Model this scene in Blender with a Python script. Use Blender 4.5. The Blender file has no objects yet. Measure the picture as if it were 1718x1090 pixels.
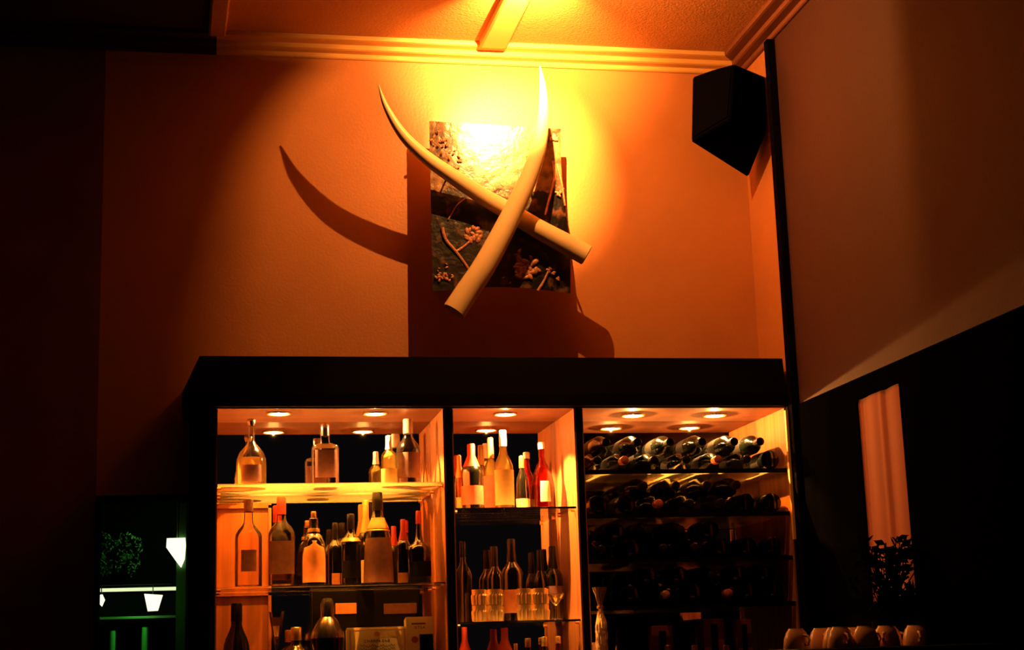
import bpy, bmesh, math, random
from mathutils import Vector, Matrix
random.seed(7)
S = bpy.context.scene
COL = S.collection
# ------------------------------------------------------------------ camera, world, exposure, main lamp
F = 2650.0; CX, CY = 859.0, 545.0
D0 = 6.3; EYE = 1.55
dy = Vector((342-CX, -(1116-CY), -F)).normalized()          # direction of the depth axis seen by the camera
up0 = Vector((-459, 12045, -2650)).normalized()
xa0 = Vector((14001, -162, -2650)).normalized()
dx = (xa0 - dy*xa0.dot(dy)).normalized()
dz = (up0 - dy*up0.dot(dy)).normalized()
dx2 = dy.cross(dz)
dx = (dx + dx2).normalized()
dz = dx.cross(dy).normalized()
RW = Matrix((dx, dy, dz))                                    # camera coordinates -> world
cam_data = bpy.data.cameras.new('camera')
cam = bpy.data.objects.new('camera', cam_data); COL.objects.link(cam)
cam.matrix_world = Matrix.Translation((0, -D0, EYE)) @ RW.to_4x4()
cam_data.sensor_width = 36.0; cam_data.lens = F/1718*36.0
cam_data.clip_start = 0.05; cam_data.clip_end = 100
S.camera = cam
S.view_settings.view_transform = 'Standard'; S.view_settings.look = 'None'
S.view_settings.exposure = 0.0; S.view_settings.gamma = 1.0; S.view_settings.use_curve_mapping = False
w = bpy.data.worlds.new('night'); S.world = w; w.use_nodes = True
w.node_tree.nodes['Background'].inputs[0].default_value = (0.0035, 0.003, 0.0036, 1)
w.node_tree.nodes['Background'].inputs[1].default_value = 1.0
S.cycles.max_bounces = 8; S.cycles.transparent_max_bounces = 24; S.cycles.glossy_bounces = 5
S.cycles.sample_clamp_indirect = 4.0
S.cycles.use_denoising = True
O = Vector((0, -D0, EYE))
def ray(px, py): return RW @ Vector(((px-CX)/F, -(py-CY)/F, -1.0))
def P(px, py, Y=0.0):
    d = ray(px, py); return O + d*((Y-O.y)/d.y)
def PZ(px, py, Z):
    d = ray(px, py); return O + d*((Z-O.z)/d.z)
def PX(px, py, X):
    d = ray(px, py); return O + d*((X-O.x)/d.x)
LAMPC = (1.0, 0.36, 0.075)
ZC = P(860, 112).z + .066                                              # ceiling
LP = Vector((P(826, 125).x, -0.90, P(826, 124).z))                # the bulb under the ceiling
def light(name, kind, loc, energy, color, radius=.01, aim=None, size=None, blend=.5, parent=None):
    l = bpy.data.lights.new(name, kind); l.energy = energy; l.color = color
    l.shadow_soft_size = radius
    o = bpy.data.objects.new(name, l); COL.objects.link(o); o.location = loc
    if kind == 'SPOT':
        l.spot_size = size; l.spot_blend = blend
        o.rotation_euler = (Vector(aim)-Vector(loc)).to_track_quat('-Z', 'Y').to_euler()
    return o
light('bulb_light', 'POINT', LP, 72, LAMPC, .004)
light('reflector_light', 'SPOT', LP, 740, LAMPC, .005, aim=P(872, 235, -.1), size=math.radians(50), blend=1.0)
light('spill_light', 'SPOT', LP, 380, LAMPC, .005, aim=PZ(872, 40, ZC), size=math.radians(80), blend=1.0)

# ------------------------------------------------------------------ materials
def nm(name):
    m = bpy.data.materials.new(name); m.use_nodes = True; return m, m.node_tree, m.node_tree.nodes['Principled BSDF']
def mat(name, col, rough=.5, metal=0., noise=0., nscale=8., bump=0., bscale=60., stretch=None, spec=.5, coat=0.):
    m, t, b = nm(name)
    b.inputs['Base Color'].default_value = (*col, 1); b.inputs['Roughness'].default_value = rough
    b.inputs['Metallic'].default_value = metal; b.inputs['Specular IOR Level'].default_value = spec
    b.inputs['Coat Weight'].default_value = coat
    if noise or bump:
        tc = t.nodes.new('ShaderNodeTexCoord'); mp = t.nodes.new('ShaderNodeMapping')
        t.links.new(tc.outputs['Object'], mp.inputs[0])
        if stretch: mp.inputs['Scale'].default_value = stretch
    if noise:
        n = t.nodes.new('ShaderNodeTexNoise'); n.inputs['Scale'].default_value = nscale; n.inputs['Detail'].default_value = 5
        t.links.new(mp.outputs[0], n.inputs['Vector'])
        r = t.nodes.new('ShaderNodeValToRGB'); t.links.new(n.outputs[0], r.inputs[0])
        r.color_ramp.elements[0].position = .3; r.color_ramp.elements[1].position = .7
        r.color_ramp.elements[0].color = (*[c*(1-noise) for c in col], 1)
        r.color_ramp.elements[1].color = (*[min(1, c*(1+noise)) for c in col], 1)
        t.links.new(r.outputs[0], b.inputs['Base Color'])
    if bump:
        n = t.nodes.new('ShaderNodeTexNoise'); n.inputs['Scale'].default_value = bscale; n.inputs['Detail'].default_value = 4
        t.links.new(mp.outputs[0], n.inputs['Vector'])
        bp = t.nodes.new('ShaderNodeBump'); bp.inputs['Strength'].default_value = bump; bp.inputs['Distance'].default_value = .01
        t.links.new(n.outputs[0], bp.inputs['Height']); t.links.new(bp.outputs[0], b.inputs['Normal'])
    return m
def glassy(name, tint, rough=.03, ior=1.5, body=0.0, sheen=(1, 1, 1)):
    """thin glass: transparent tint with a fresnel sheen, some scatter"""
    m = bpy.data.materials.new(name); m.use_nodes = True; t = m.node_tree; t.nodes.clear()
    o = t.nodes.new('ShaderNodeOutputMaterial'); mx = t.nodes.new('ShaderNodeMixShader')
    tr = t.nodes.new('ShaderNodeBsdfTransparent'); tr.inputs[0].default_value = (*tint, 1)
    gl = t.nodes.new('ShaderNodeBsdfGlossy'); gl.inputs['Roughness'].default_value = rough; gl.inputs[0].default_value = (*sheen, 1)
    fr = t.nodes.new('ShaderNodeFresnel'); fr.inputs[0].default_value = ior
    t.links.new(fr.outputs[0], mx.inputs[0])
    if body:
        df = t.nodes.new('ShaderNodeBsdfTranslucent'); df.inputs[0].default_value = (*[min(1, c*1.2) for c in tint], 1)
        m2 = t.nodes.new('ShaderNodeMixShader'); m2.inputs[0].default_value = body
        t.links.new(tr.outputs[0], m2.inputs[1]); t.links.new(df.outputs[0], m2.inputs[2]); t.links.new(m2.outputs[0], mx.inputs[1])
    else: t.links.new(tr.outputs[0], mx.inputs[1])
    t.links.new(gl.outputs[0], mx.inputs[2]); t.links.new(mx.outputs[0], o.inputs[0])
    return m
def emit(name, col, s):
    m = bpy.data.materials.new(name); m.use_nodes = True; t = m.node_tree; t.nodes.clear()
    o = t.nodes.new('ShaderNodeOutputMaterial'); e = t.nodes.new('ShaderNodeEmission')
    e.inputs[0].default_value = (*col, 1); e.inputs[1].default_value = s; t.links.new(e.outputs[0], o.inputs[0]); return m
M = {}
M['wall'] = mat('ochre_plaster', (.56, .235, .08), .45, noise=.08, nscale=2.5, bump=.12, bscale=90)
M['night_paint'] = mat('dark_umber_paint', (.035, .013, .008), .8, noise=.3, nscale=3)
M['shaded_wall'] = mat('shade_painted_plaster', (.17, .065, .025), .8, noise=.2, nscale=3, bump=.1, bscale=90)  # wall plaster darkened in colour to stand for the unlit left side
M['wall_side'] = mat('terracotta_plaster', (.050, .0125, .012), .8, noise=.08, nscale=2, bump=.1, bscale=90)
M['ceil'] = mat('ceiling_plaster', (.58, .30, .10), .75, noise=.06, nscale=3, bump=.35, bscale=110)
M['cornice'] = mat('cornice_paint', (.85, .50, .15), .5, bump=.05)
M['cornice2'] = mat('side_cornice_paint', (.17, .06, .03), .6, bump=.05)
M['black'] = mat('black_lacquer', (.003, .003, .004), .7, noise=.2, bump=.03, spec=.03)
M['floor'] = mat('dark_floor', (.01, .008, .006), .6, noise=.3)
M['dado'] = mat('dark_panelling', (.0012, .0012, .0015), 1, noise=.3, stretch=(1, 1, .1), spec=0)
M['wood'] = mat('cherry_veneer', (.40, .145, .048), .42, noise=.28, nscale=7, stretch=(6, 6, .35), bump=.03)
M['soffit'] = mat('soffit_veneer', (.24, .085, .035), .5, noise=.15, nscale=5, stretch=(.4, 4, 1))
M['ivory'] = mat('ivory', (.86, .66, .36), .38, noise=.07, nscale=9, bump=.06, bscale=25, stretch=(1, 1, .3))
M['ivory_cut'] = mat('sawn_ivory', (.55, .34, .16), .7, noise=.2, nscale=30)
M['speaker'] = mat('speaker_black', (.002, .002, .003), .8, noise=.2, spec=.0)
M['grille'] = mat('speaker_cloth', (.002, .002, .003), .9, noise=.3, nscale=200, spec=.0)
M['postm'] = mat('post_dark', (.004, .003, .003), .9, noise=.5, nscale=60, spec=.0)
M['brass'] = mat('brass', (.85, .5, .15), .3, metal=1., bump=.02)
M['steel'] = mat('steel', (.6, .58, .55), .22, metal=1., bump=.01)
M['dark_metal'] = mat('dark_metal', (.02, .018, .016), .4, metal=.6, bump=.01)
M['mirror'] = mat('mirror_silver', (.62, .56, .52), .015, metal=1., bump=0, noise=.01)
M['curtain'] = mat('red_curtain', (.34, .085, .03), .85, noise=.08, nscale=4, stretch=(1, 1, .2))
M['shelf_glass'] = glassy('shelf_glass', (.95, .94, .88), .04)
M['shelf_frost'] = glassy('frosted_shelf', (.98, .80, .48), .25, body=.22)
M['shelf_edge'] = mat('polished_glass_edge', (.5, .55, .4), .15, noise=.1)
M['clear'] = glassy('clear_glass', (.93, .86, .78), .12)
M['amber'] = glassy('amber_spirit', (.80, .36, .10), .04, body=.18)
M['pale'] = glassy('pale_spirit', (.92, .72, .35), .04, body=.25)
M['redglass'] = glassy('red_spirit', (.55, .09, .03), .04, body=.2)
M['dark'] = mat('dark_bottle_glass', (.004, .004, .003), .14, noise=.1, spec=.9, coat=.6)
M['wine'] = mat('wine_bottle_glass', (.002, .003, .002), .13, noise=.1, spec=.55)
M['foil_black'] = mat('black_foil', (.012, .01, .01), .3, noise=.3, metal=.3)
M['foil_gold'] = mat('gold_foil', (.9, .58, .2), .28, metal=.8, bump=.15, bscale=120)
M['foil_red'] = mat('red_foil', (.55, .05, .03), .4, noise=.1, bump=.05)
M['cap_white'] = mat('white_cap', (.85, .8, .72), .35, noise=.03)
M['lab_white'] = mat('cream_label', (.85, .72, .48), .6, noise=.08, nscale=40)
M['lab_yellow'] = mat('yellow_label', (.92, .68, .2), .6, noise=.08, nscale=40)
M['lab_red'] = mat('red_label', (.5, .12, .05), .6, noise=.15, nscale=40)
M['lab_orange'] = mat('orange_label', (.8, .35, .14), .6, noise=.15, nscale=30)
M['lab_dim'] = mat('muted_label', (.17, .07, .06), .6, noise=.2, nscale=40)
M['lab_black'] = mat('black_label', (.004, .004, .004), .7, noise=.2, spec=.1)
M['ink'] = mat('ink', (.10, .07, .05), .8, noise=.1)
M['ink_red'] = mat('red_ink', (.42, .06, .04), .8, noise=.1)
M['paper'] = mat('cream_card', (1, .92, .5), .6, noise=.04, nscale=20)
M['paper_side'] = mat('card_border', (.75, .5, .2), .6, noise=.05)
M['gift'] = mat('tissue_wrap', (.8, .5, .25), .45, noise=.2, nscale=20, bump=.5, bscale=35)
M['cup'] = mat('cup_ceramic', (.85, .5, .26), .22, noise=.03, coat=.4)
M['carton'] = mat('brown_carton', (.30, .10, .06), .7, noise=.25, nscale=12)
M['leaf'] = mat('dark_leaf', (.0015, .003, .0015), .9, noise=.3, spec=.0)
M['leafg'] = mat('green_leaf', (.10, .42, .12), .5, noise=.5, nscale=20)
M['panel'] = None
m, t, b = nm('relief_panel'); M['panel'] = m
tc = t.nodes.new('ShaderNodeTexCoord'); sp = t.nodes.new('ShaderNodeSeparateXYZ'); t.links.new(tc.outputs['Object'], sp.inputs[0])
n1 = t.nodes.new('ShaderNodeTexNoise'); n1.inputs['Scale'].default_value = 22; n1.inputs['Detail'].default_value = 8; t.links.new(tc.outputs['Object'], n1.inputs['Vector'])
up = t.nodes.new('ShaderNodeValToRGB'); t.links.new(n1.outputs[0], up.inputs[0])
up.color_ramp.elements[0].position = .38; up.color_ramp.elements[0].color = (.035, .018, .008, 1)
up.color_ramp.elements[1].position = .62; up.color_ramp.elements[1].color = (.26, .15, .06, 1)
lo = t.nodes.new('ShaderNodeValToRGB'); t.links.new(n1.outputs[0], lo.inputs[0])
lo.color_ramp.elements[0].position = .54; lo.color_ramp.elements[0].color = (.002, .002, .003, 1)
lo.color_ramp.elements[1].position = .68; lo.color_ramp.elements[1].color = (.14, .06, .035, 1)
ad = t.nodes.new('ShaderNodeMath'); ad.operation = 'MULTIPLY_ADD'; t.links.new(n1.outputs[0], ad.inputs[0]); ad.inputs[1].default_value = .06; t.links.new(sp.outputs[2], ad.inputs[2])
gt = t.nodes.new('ShaderNodeMath'); gt.operation = 'GREATER_THAN'; t.links.new(ad.outputs[0], gt.inputs[0]); gt.inputs[1].default_value = .10
mxc = t.nodes.new('ShaderNodeMixRGB'); t.links.new(gt.outputs[0], mxc.inputs[0]); t.links.new(lo.outputs[0], mxc.inputs[1]); t.links.new(up.outputs[0], mxc.inputs[2])
t.links.new(mxc.outputs[0], b.inputs['Base Color']); b.inputs['Roughness'].default_value = .30; b.inputs['Coat Weight'].default_value = .6; b.inputs['Coat Roughness'].default_value = .2; b.inputs['Specular IOR Level'].default_value = 1
bp = t.nodes.new('ShaderNodeBump'); bp.inputs['Strength'].default_value = .6; bp.inputs['Distance'].default_value = .008
t.links.new(n1.outputs[0], bp.inputs['Height']); t.links.new(bp.outputs[0], b.inputs['Normal'])
M['relief'] = mat('copper_relief', (.45, .20, .10), .4, noise=.35, nscale=30, bump=.3, bscale=80)
M['puck'] = emit('halogen_lens', (1, .62, .25), 40)
M['tube'] = emit('fluorescent_tube', (.8, .9, .48), 1.05)
M['shade_lit'] = emit('lit_green_shade', (1, 1, .62), 1.5)
M['green_wall'] = mat('alcove_wall', (.06, .22, .05), .6, noise=.2)
M['green_glass'] = mat('green_bottle_glass', (.08, .55, .10), .2, noise=.1)

# ------------------------------------------------------------------ mesh helpers
def new(name, bm, m, parent=None, smooth=False, loc=None):
    me = bpy.data.meshes.new(name); bmesh.ops.recalc_face_normals(bm, faces=bm.faces); bm.to_mesh(me); bm.free()
    if m: me.materials.append(m)
    if smooth:
        for p in me.polygons: p.use_smooth = True
        me.set_sharp_from_angle(angle=math.radians(40))
    o = bpy.data.objects.new(name, me); COL.objects.link(o)
    if loc: o.location = loc
    if parent: o.parent = parent
    return o
def tag(o, label=None, cat=None, group=None, kind=None):
    if label: o['label'] = label
    if cat: o['category'] = cat
    if group: o['group'] = group
    if kind: o['kind'] = kind
    return o
def thing(name, label, cat, loc, group=None):
    o = bpy.data.objects.new(name, None); COL.objects.link(o); o.location = loc; o.empty_display_size = .02
    return tag(o, label, cat, group)
def box(bm, a, b, bev=0):
    a = Vector(a); b = Vector(b)
    r = bmesh.ops.create_cube(bm, size=1); c = (a+b)/2; s = b-a
    for v in r['verts']: v.co = Vector((c.x+v.co.x*s.x, c.y+v.co.y*s.y, c.z+v.co.z*s.z))
    if bev:
        es = list({e for v in r['verts'] for e in v.link_edges})
        bmesh.ops.bevel(bm, geom=es, offset=bev, segments=2, affect='EDGES', profile=.5)
def boxo(name, a, b, m, parent=None, bev=0, org=None):
    bm = bmesh.new()
    og = Vector(org) if org is not None else Vector((0, 0, 0))
    box(bm, Vector(a)-og, Vector(b)-og, bev); return new(name, bm, m, parent)
def hull(name, pts, m, parent=None, bev=0):
    bm = bmesh.new()
    for p in pts: bm.verts.new(p)
    bmesh.ops.convex_hull(bm, input=bm.verts)
    bmesh.ops.dissolve_limit(bm, angle_limit=.02, verts=bm.verts, edges=bm.edges)
    if bev: bmesh.ops.bevel(bm, geom=list(bm.edges), offset=bev, segments=2, affect='EDGES')
    return new(name, bm, m, parent)
def lathe(bm, prof, seg=24, sq=0., c=(0, 0, 0), cap=True):
    rings = []
    for r, z in prof:
        ring = []
        for i in range(seg):
            a = 2*math.pi*i/seg; ca, sa = math.cos(a), math.sin(a)
            k = 1.
            if sq: k = 1/max(abs(ca)**(2+sq*8)+abs(sa)**(2+sq*8), 1e-6)**(1/(2+sq*8))
            ring.append(bm.verts.new((c[0]+r*k*ca, c[1]+r*k*sa, c[2]+z)))
        rings.append(ring)
    for a, b_ in zip(rings, rings[1:]):
        for i in range(seg): bm.faces.new((a[i], a[(i+1) % seg], b_[(i+1) % seg], b_[i]))
    if cap:
        bm.faces.new(rings[0][::-1]); bm.faces.new(rings[-1])
def tube(bm, pts, rad, seg=16, cap=True):
    pts = [Vector(p) for p in pts]; rings = []; n = len(pts)
    prev = None
    for i, p in enumerate(pts):
        t_ = (pts[min(i+1, n-1)]-pts[max(i-1, 0)]).normalized()
        if prev is None:
            u = t_.orthogonal().normalized()
        else: u = (prev - t_*prev.dot(t_)).normalized()
        prev = u; v = t_.cross(u)
        r = rad[i] if hasattr(rad, '__len__') else rad
        rings.append([bm.verts.new(p+(u*math.cos(2*math.pi*k/seg)+v*math.sin(2*math.pi*k/seg))*r) for k in range(seg)])
    for a, b_ in zip(rings, rings[1:]):
        for i in range(seg): bm.faces.new((a[i], a[(i+1) % seg], b_[(i+1) % seg], b_[i]))
    if cap: bm.faces.new(rings[0][::-1]); bm.faces.new(rings[-1])
def spline(pts, n=40):
    """Catmull-Rom through tuples of any length"""
    out = []; m_ = len(pts)
    for k in range(n+1):
        u = k/n*(m_-1); i = min(int(u), m_-2); f = u-i
        p0, p1, p2, p3 = pts[max(i-1, 0)], pts[i], pts[i+1], pts[min(i+2, m_-1)]
        out.append(tuple(.5*((2*b1)+(-a+c)*f+(2*a-5*b1+4*c-d)*f*f+(-a+3*b1-3*c+d)*f**3) for a, b1, c, d in zip(p0, p1, p2, p3)))
    return out
def text(body, size, m, parent, mtx, name='lettering', extr=.0004):
    cu = bpy.data.curves.new('tmp', 'FONT'); cu.body = body; cu.size = size; cu.extrude = extr; cu.align_x = 'CENTER'; cu.space_character = 1.25
    tmp = bpy.data.objects.new('tmp', cu); COL.objects.link(tmp)
    dg = bpy.context.evaluated_depsgraph_get(); dg.update()
    me = bpy.data.meshes.new_from_object(tmp.evaluated_get(dg)); me.name = name
    bpy.data.objects.remove(tmp)
    me.materials.clear(); me.materials.append(m)
    o = bpy.data.objects.new(name, me); COL.objects.link(o); o.parent = parent; o.matrix_local = mtx; return o
FACE = Matrix.Rotation(math.pi/2, 4, 'X')                   # text upright, facing the room

# ------------------------------------------------------------------ room shell
XR = P(1262, 420).x                                          # right wall plane
XL = -2.6
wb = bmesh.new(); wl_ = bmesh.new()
XS = P(159, 960).x; XB = PZ(364, 40, ZC).x
ox0, ox1 = P(158, 960).x, P(315, 960).x; oz1 = P(300, 830).z
T = .18
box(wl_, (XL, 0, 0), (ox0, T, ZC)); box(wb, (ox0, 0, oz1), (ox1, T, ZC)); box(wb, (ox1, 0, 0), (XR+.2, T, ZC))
box(wb, (ox0, 0, 0), (ox1, T, .9))
tag(new('wall_back', wb, M['wall']), kind='structure')
tag(new('wall_back_left', wl_, M['shaded_wall']), kind='structure')
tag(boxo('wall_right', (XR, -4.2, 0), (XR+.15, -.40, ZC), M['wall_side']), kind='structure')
tag(boxo('wall_right_return', (XR, -.40, 0), (XR+.15, 0, ZC), M['wall']), kind='structure')
tag(boxo('floor', (XL, -7.5, -.1), (XR+.2, T, 0), M['floor']), kind='structure')
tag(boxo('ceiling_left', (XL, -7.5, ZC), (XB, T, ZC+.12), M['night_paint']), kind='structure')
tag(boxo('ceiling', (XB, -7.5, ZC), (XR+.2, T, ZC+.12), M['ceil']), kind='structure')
lin = bmesh.new()
box(lin, (ox0-.0005, -.004, .9), (ox0+.012, T+.01, oz1)); box(lin, (ox0, -.004, oz1-.012), (ox1, T+.01, oz1+.0005))
tag(new('reveal_shade_lining', lin, M['dado']), kind='structure')  # black lining added so the reveal shows no green light
# cornices: stepped profile (projection from wall, drop from ceiling)
def cornice_profile():
    k = [(0, .066), (.010, .066), (.016, .062), (.018, .056), (.018, .046), (.050, .044), (.058, .040), (.060, .034), (.060, .022), (.096, .020), (.106, .017), (.108, .010), (.108, .0), (0, 0)]
    return k
def extrude_profile(name, prof, f0, f1, m):
    bm = bmesh.new()
    a = [bm.verts.new(f0(*p)) for p in prof]; b_ = [bm.verts.new(f1(*p)) for p in prof]
    n = len(prof)
    for i in range(n): bm.faces.new((a[i], a[(i+1) % n], b_[(i+1) % n], b_[i]))
    bm.faces.new(a[::-1]); bm.faces.new(b_)
    return new(name, bm, m)
tag(extrude_profile('trim_1', cornice_profile(), lambda p, d: (XB, -p, ZC-d), lambda p, d: (XR-p, -p, ZC-d), M['cornice']), kind='structure')
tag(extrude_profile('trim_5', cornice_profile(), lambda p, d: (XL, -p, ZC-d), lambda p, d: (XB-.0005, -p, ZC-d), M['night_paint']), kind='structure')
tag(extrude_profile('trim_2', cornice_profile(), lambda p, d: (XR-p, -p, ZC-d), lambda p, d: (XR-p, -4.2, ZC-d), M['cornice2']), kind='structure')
# ceiling battens running into the room
def batten(name, near, far, m):
    # two underside edges, each given where it meets the cornice and where it leaves the frame
    bm = bmesh.new(); rows = []
    (a0, a1), (b0, b1) = [[PZ(*p, ZC-.034) for p in e] for e in (near, far)]
    for k in (0, 4.5):
        a = a0+(b0-a0)*k; b_ = a1+(b1-a1)*k
        if k == 0: a.y = b_.y = -.121
        rows.append([bm.verts.new((x, y, ZC-d)) for x, y, d in [(a.x, a.y, 0), (a.x, a.y, .028), (a.x+.008, a.y, .034), (b_.x-.008, b_.y, .034), (b_.x, b_.y, .028), (b_.x, b_.y, 0)]])
    f, g = rows; n = 6
    for i in range(n): bm.faces.new((f[i], f[(i+1) % n], g[(i+1) % n], g[i]))
    bm.faces.new(f[::-1]); bm.faces.new(g)
    tag(new(name, bm, m), kind='structure')
batten('trim_3', ((808, 73), (853, 76)), ((846, 0), (891, 0)), M['cornice']); batten('trim_4', ((350, 40), (380, 41)), ((353, 0), (385, 0)), M['ceil'])
# dado on the right wall with a curtained window
zd = PX(1352, 672, XR-.012).z
def RXp(px, py, x=XR-.012): return PX(px, py, x)
wy1, wy0 = RXp(1438, 700).y, RXp(1512, 700).y; wz1 = RXp(1470, 657).z; wz0 = RXp(1470, 1010).z
db = bmesh.new(); ya, yb = -4.2, -.37
box(db, (XR-.012, ya, 0), (XR, wy0, zd)); box(db, (XR-.012, wy1, 0), (XR, yb, zd))
box(db, (XR-.012, wy0, wz1), (XR, wy1, zd)); box(db, (XR-.012, wy0, 0), (XR, wy1, wz0))
tag(new('baseboard_right', db, M['dado']), kind='structure')
cb = bmesh.new(); N = 40
cv = []
for i in range(N+1):
    y = wy0+(wy1-wy0)*i/N; f = i/N
    x = XR-.004-.004*math.sin(f*math.pi*4)-.006*math.exp(-((f-.45)/.05)**2)
    cv.append((cb.verts.new((x, y, wz0)), cb.verts.new((x, y, wz1)), cb.verts.new((XR-.0005, y, wz1)), cb.verts.new((XR-.0005, y, wz0))))
for a, b_ in zip(cv, cv[1:]):
    for k in range(4): cb.faces.new((a[k], a[(k+1) % 4], b_[(k+1) % 4], b_[k]))
cb.faces.new(cv[0]); cb.faces.new(cv[-1][::-1])
c = new('curtain', cb, M['curtain'], smooth=True)
tag(c, 'narrow terracotta curtain hanging in the dark panelling of right wall', 'curtain')
# dark post standing in front of the right wall, strip of painted light beside it
yp = -.40
zt = P(1305, 60, yp).z
pL = [P(1297, 58, yp), P(1330, 620, yp)]
pw = P(1318, 62, yp).x-pL[0].x
pb_ = bmesh.new(); xpost = XR-.035
box(pb_, (xpost, yp-.03, 0), (XR, yp+.01, ZC-.066), .003)
tag(new('pipe_casing', pb_, M['postm']), 'tall dark vertical casing strip running up the right wall to cornice', 'pipe casing')

# ------------------------------------------------------------------ ceiling spotlight fixture (bulb, base, arm, added beam-blocking shield)
lf = thing('ceiling_spotlight', 'small ceiling spotlight above the crossed tusks at the top edge', 'lamp', (LP.x, LP.y, ZC-.024))
def rel(v): return Vector(v)-Vector((LP.x, LP.y, ZC-.024))
bm = bmesh.new(); lathe(bm, [(.11, .010), (.13, .014), (.13, .0239)], 24); new('ceiling_plate', bm, M['dark_metal'], lf, True)  # widened out of view to keep bulb light off the ceiling
bm = bmesh.new(); tube(bm, [rel((LP.x, LP.y, ZC-.034)), rel((LP.x, LP.y, LP.z+.022))], .005, 10); new('stem', bm, M['dark_metal'], lf, True)
bm = bmesh.new(); lathe(bm, [(.012, .02), (.012, .03), (.006, .034)], 16, c=rel(LP)); new('lamp_holder', bm, M['dark_metal'], lf, True)
RS = .055
EDGE = []
for q_ in [P(x, y) for x, y in ((285, 640), (285, 600), (300, 500), (320, 420), (340, 330), (370, 250), (420, 180), (470, 125), (540, 92))]+[P(600, 64, -.1), PZ(470, 20, ZC)]:
    d_ = (q_-LP).normalized(); EDGE.append((math.degrees(math.asin(d_.z)), math.degrees(math.atan2(-d_.x, d_.y))-4))
EDGE.sort(); EDGE = [(-90, EDGE[0][1])]+EDGE+[(90, EDGE[-1][1])]
print('EDGE', [(round(a), round(b)) for a, b in EDGE])
def edge_left(e):                                            # azimuth (deg, left of straight to the wall) where the shield starts
    k = EDGE
    for (a, x), (b_, y) in zip(k, k[1:]):
        if a <= e <= b_: return x+(y-x)*(e-a)/(b_-a)
bm = bmesh.new(); gridv = []
els = [-57, -52, -46, -40, -34, -28, -23, -19, -15, -11, -8, -5, -3, -1, 1, 3, 5, 7, 9, 12, 16, 22, 30, 40, 50, 60]
for r in (RS, RS+.0015):
    g = []
    for e in els:
        row = []; a0 = edge_left(e); a1 = 360-121
        for k in range(25):
            az = math.radians(a0+(a1-a0)*k/24); el = math.radians(e)
            row.append(bm.verts.new(rel(LP)+Vector((-math.sin(az)*math.cos(el), math.cos(az)*math.cos(el), math.sin(el)))*r))
        g.append(row)
    for ra, rb in zip(g, g[1:]):
        for k in range(24): bm.faces.new((ra[k], ra[k+1], rb[k+1], rb[k]))
new('light_cut_shield', bm, M['dark_metal'], lf, True)  # added out of view, its edge shaped to cut the lamplight

# ------------------------------------------------------------------ relief panel on the wall
pc = P(838, 347, -.18)
pn = thing('relief_picture', 'dark square relief panel of branches and flowers hung behind crossed tusks', 'picture', pc)
NX, NZ = 24, 30; bm = bmesh.new(); front = []; back = []
def panel_pt(u, v, off=0.):
    # u 0..1 left to right, v 0..1 bottom to top; corners read from the photograph, sheet warps
    tl, tr, br, bl = (720, 203), (941, 216), (957, 492), (726, 489)
    x = (tl[0]*(1-u)+tr[0]*u)*v+(bl[0]*(1-u)+br[0]*u)*(1-v)
    y = (tl[1]*(1-u)+tr[1]*u)*v+(bl[1]*(1-u)+br[1]*u)*(1-v)
    y -= (1-v)*9*math.sin(math.pi*u)
    x += 3*math.sin(math.pi*v*2)*u
    Yd = -.18-.012*math.sin(math.pi*u)+.01*math.cos(math.pi*v)*(u-.5)-off
    return P(x, y, Yd)-pc
for j in range(NZ+1):
    front.append([bm.verts.new(panel_pt(i/NX, j/NZ)) for i in range(NX+1)])
    back.append([bm.verts.new(panel_pt(i/NX, j/NZ, -.018)) for i in range(NX+1)])
for g in (front, back):
    for a, b_ in zip(g, g[1:]):
        for i in range(NX): bm.faces.new((a[i], a[i+1], b_[i+1], b_[i]))
def side(la, lb):
    for i in range(len(la)-1): bm.faces.new((la[i], la[i+1], lb[i+1], lb[i]))
side(front[0], back[0]); side(front[-1], back[-1]); side([r[0] for r in front], [r[0] for r in back]); side([r[-1] for r in front], [r[-1] for r in back])
new('relief_sheet', bm, M['panel'], pn, False)
def pp(px, py, off=.004):
    # point on panel under a pixel
    return P(px, py, -.187-off)-pc
for nm_, pts, r0 in [('branch', [(742, 382), (748, 402), (765, 422), (782, 445), (792, 462)], .0075),
                     ('branch', [(765, 422), (780, 412), (795, 398)], .006),
                     ('branch', [(752, 368), (766, 345), (782, 332)], .003),
                     ('branch', [(902, 488), (912, 472), (920, 455)], .006),
                     ('branch', [(928, 270), (930, 300), (920, 340), (915, 360)], .006),
                     ('branch', [(934, 275), (942, 305), (948, 345)], .005)]:
    bm = bmesh.new(); sp_ = spline([tuple(pp(*q)) for q in pts], 16)
    tube(bm, sp_, [r0*(1-.3*i/16) for i in range(17)], 8); new(nm_, bm, M['relief'], pn, True)
def flower(name, cx, cy, rad, n, sz):
    bm = bmesh.new()
    for i in range(n):
        a = random.uniform(0, 6.28); r = rad*math.sqrt(random.random())
        c_ = pp(cx+r*math.cos(a), cy+r*math.sin(a), .004)
        m_ = bmesh.ops.create_icosphere(bm, subdivisions=2, radius=sz*random.uniform(.5, 1.1))
        an = random.uniform(0, 3.14); R_ = Matrix.Rotation(an, 3, 'Y')
        for v in m_['verts']:
            q = Vector((v.co.x*1.3, v.co.y*.5, v.co.z*.75)); v.co = c_+R_@q
    return new(name, bm, M['relief'], pn, True)
flower('flower_cluster', 883, 450, 20, 40, .015); flower('flower_cluster', 868, 425, 6, 6, .009)
flower('flower_cluster', 795, 392, 14, 24, .012); flower('flower_cluster', 925, 455, 6, 7, .008)
flower('flower_cluster', 745, 458, 16, 22, .007); flower('flower_cluster', 738, 235, 16, 16, .008)
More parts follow.
